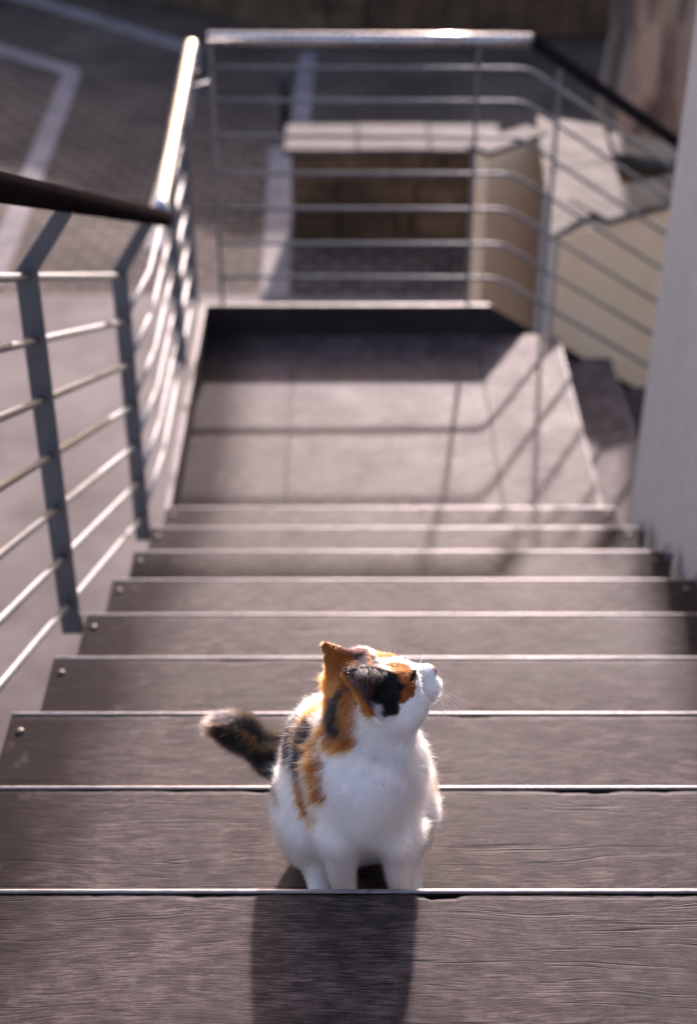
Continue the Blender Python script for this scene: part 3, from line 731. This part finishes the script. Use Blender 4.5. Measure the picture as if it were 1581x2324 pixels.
# fur strands
def mat_fur():
    g = G('cat_fur'); c = g.node('ShaderNodeAttribute', out='Color', attribute_name='coat')
    hb = g.n.new('ShaderNodeBsdfHairPrincipled'); hb.model = 'CHIANG'; hb.parametrization = 'COLOR'
    g.put(hb, 'Color', c); g.put(hb, 'Roughness', .38); g.put(hb, 'Radial Roughness', .6); g.put(hb, 'Coat', .0); g.put(hb, 'IOR', 1.36); g.put(hb, 'Random Roughness', .2)
    g.t.links.new(hb.outputs[0], g.n['Material Output'].inputs[0]); return g.m
def strands(name, root, nrm, flow, length, color, radius, seg=4, lift=.55, parent=None):
    n = len(root); curl = RNG.normal(0, 1, (n, 3))
    tang = flow-nrm*(flow*nrm).sum(1, keepdims=True); tang /= np.linalg.norm(tang, axis=1, keepdims=True)+1e-6
    lf = lift*(1+.35*RNG.normal(0, 1, n))[:, None]
    d0 = nrm*(lf+.35)+tang+curl*.16; d0 /= np.linalg.norm(d0, axis=1, keepdims=True)
    d1 = nrm*lf*.55+tang+curl*.22+np.array([0, 0, -.12]); d1 /= np.linalg.norm(d1, axis=1, keepdims=True)
    L_ = length*RNG.uniform(.65, 1.2, n)
    pts = np.empty((n, seg+1, 3)); pts[:, 0] = root-nrm*.0004
    for s in range(seg):
        k = (s+.5)/seg; d = d0*(1-k)+d1*k
        pts[:, s+1] = pts[:, s]+d*(L_/seg)[:, None]
    hc = bpy.data.hair_curves.new(name); hc.add_curves([seg+1]*n)
    hc.points.foreach_set('position', pts.astype(np.float32).ravel())
    ra = np.tile(np.linspace(1, .12, seg+1), (n, 1))*radius
    rat = hc.attributes.get('radius') or hc.attributes.new('radius', 'FLOAT', 'POINT'); rat.data.foreach_set('value', ra.astype(np.float32).ravel())
    ca = hc.attributes.new('coat', 'FLOAT_COLOR', 'CURVE'); ca.data.foreach_set('color', np.c_[color, np.ones(n)].astype(np.float32).ravel())
    o = bpy.data.objects.new(name, hc); COL.objects.link(o); o.parent = parent; return o
def sample(n):
    T = np.concatenate([catF[:, [0, 1, 2]], catF[:, [0, 2, 3]]])
    a, b, c = catV[T[:, 0]].astype(np.float64), catV[T[:, 1]].astype(np.float64), catV[T[:, 2]].astype(np.float64)
    ar = np.linalg.norm(np.cross(b-a, c-a), axis=1)
    ctr = (a+b+c)/3; ar = ar*np.where(np.linalg.norm(ctr-HC, axis=1) < .075, 2.2, 1.)
    i = RNG.choice(len(T), n, p=ar/ar.sum()); u = RNG.uniform(0, 1, (n, 2)); f = u.sum(1) > 1; u[f] = 1-u[f]
    return (a[i]+(b[i]-a[i])*u[:, :1]+(c[i]-a[i])*u[:, 1:]).astype(np.float32)
NF = 170000
roots = sample(NF); nrm, _ = grad(cat_sdf, roots, .002)
fcol, flen = coat(roots)
hh = to_head(roots); inh = sstep(np.linalg.norm(roots-HC, axis=1), .085, .06)[:, None]
flow = np.array([-.15, .25, -1.])*np.ones((NF, 1))                     # down the body
back = np.array([-.2, .6, -.75]); flow = flow*(1-sstep(roots[:, 1], .13, .18)[:, None])+back*sstep(roots[:, 1], .13, .18)[:, None]
hflow = -HF[None]*1.0+(roots-from_head(np.array([[.06, 0, 0.]])))*8; flow = flow*(1-inh)+hflow*inh
tailm = (sstep(roots[:, 0], -.07, -.09)*sstep(roots[:, 1], .225, .24))[:, None]; flow = flow*(1-tailm)+np.array([-.82, .1, .5])*tailm
flow = flow+(np.stack([vnoise(roots, 45, k) for k in (21, 22, 23)], 1)-.5)*.8+(np.stack([vnoise(roots, 190, k) for k in (31, 32, 33)], 1)-.5)*1.4
fcol = fcol*RNG.uniform(.84, 1.16, (NF, 1))*(.92+.22*vnoise(roots, 260, 41))[:, None]
ok = flen > .0008
fur = strands('fur', roots[ok].astype(np.float64), nrm[ok], flow[ok], flen[ok], np.clip(fcol[ok], 0, .95), .00019, parent=cat)
gi = RNG.permutation(np.flatnonzero(ok))[:16000]
guard = strands('guard_hair', roots[gi].astype(np.float64), nrm[gi], flow[gi], flen[gi]*1.55, np.clip(fcol[gi]*1.1, 0, .95), .00011, lift=.95, parent=cat)
guard['kind'] = 'stuff'
fur.data.materials.append(mat_fur()); guard.data.materials.append(fur.data.materials[0]); fur['kind'] = 'stuff'
# ear tufts
tr, tn, tf, tcl = [], [], [], []
B, ax, ln, n_, w_ = EARS[-1]
for i in range(420):
    v, s_ = RNG.uniform(.05, .75), RNG.uniform(-1, 1)
    hw = .0285*(1-v**1.45)+.0038
    s_ = hw*(.55+.4*abs(s_)) if RNG.uniform() < .75 else hw*s_*.8
    p = B+ax*ln*v+w_*s_+n_*(.0170*(s_/hw)**2*(1-.6*v)*min(hw/.02, 1)-.0015)
    tr.append(from_head(p)); tn.append(n_@HM); tf.append((-w_*np.sign(s_)*.9+ax*.5+n_*.3)@HM); tcl.append([.82, .78, .74])
tu = strands('ear_tuft', np.array(tr, dtype=np.float64), np.array(tn), np.array(tf), np.full(len(tr), .0135), np.array(tcl), .00014, lift=.5, parent=cat)
tu.data.materials.append(fur.data.materials[0]); tu['kind'] = 'stuff'
# eyes: dark balls behind nearly closed lids
def mat_eye():
    g = G('cat_eye'); return g.set(Base_Color=(.03, .022, .008), Roughness=.08)
EM = mat_eye()
for s in (-1, 1):
    bm = bmesh.new(); bmesh.ops.create_uvsphere(bm, u_segments=20, v_segments=12, radius=1)
    e = EYE*np.array([1, s, 1])-np.array([.0028, s*.0082, .0])
    for v in bm.verts: v.co = Vector(from_head(e+np.array([v.co.x*.0085, v.co.y*.0050, v.co.z*.0030])).tolist())
    o = bm_obj('eye', bm, EM, None, True); o.parent = cat
# whiskers and brow hairs
def mat_whisker():
    g = G('whisker_hair'); return g.set(Base_Color=(.9, .88, .86), Roughness=.35)
WM = mat_whisker()
def whisker(h0, d0, ln, droop, r=.00028):
    p = from_head(np.array(h0)).astype(float); d = np.array(d0, float)@HM; d /= np.linalg.norm(d); pts = [p]
    for i in range(7):
        d = d+np.array([0, 0, -droop]); d /= np.linalg.norm(d); pts.append(pts[-1]+d*ln/7)
    bm = tube_bm([tuple(q) for q in pts], [r*(1-.85*i/7) for i in range(8)], 5)
    o = bm_obj('whisker', bm, WM, None, True); o.parent = cat
for s in (-1, 1):
    for i in range(9):
        a = i/8
        whisker((.046+.006*math.sin(i*2.1), s*.017, -.008-.010*a+.002*math.cos(i*3.)), (.55-.5*a+.1*math.sin(i*5), s*(.8), -.15-.75*a), .042+.018*math.sin(i*1.7+1)**2, .035+.03*a)
    for i in range(3): whisker((.030-.004*i, s*(.018+.002*i), .024), (.15-.1*i, s*.35, .9), .024+.005*i, -.01, .0002)
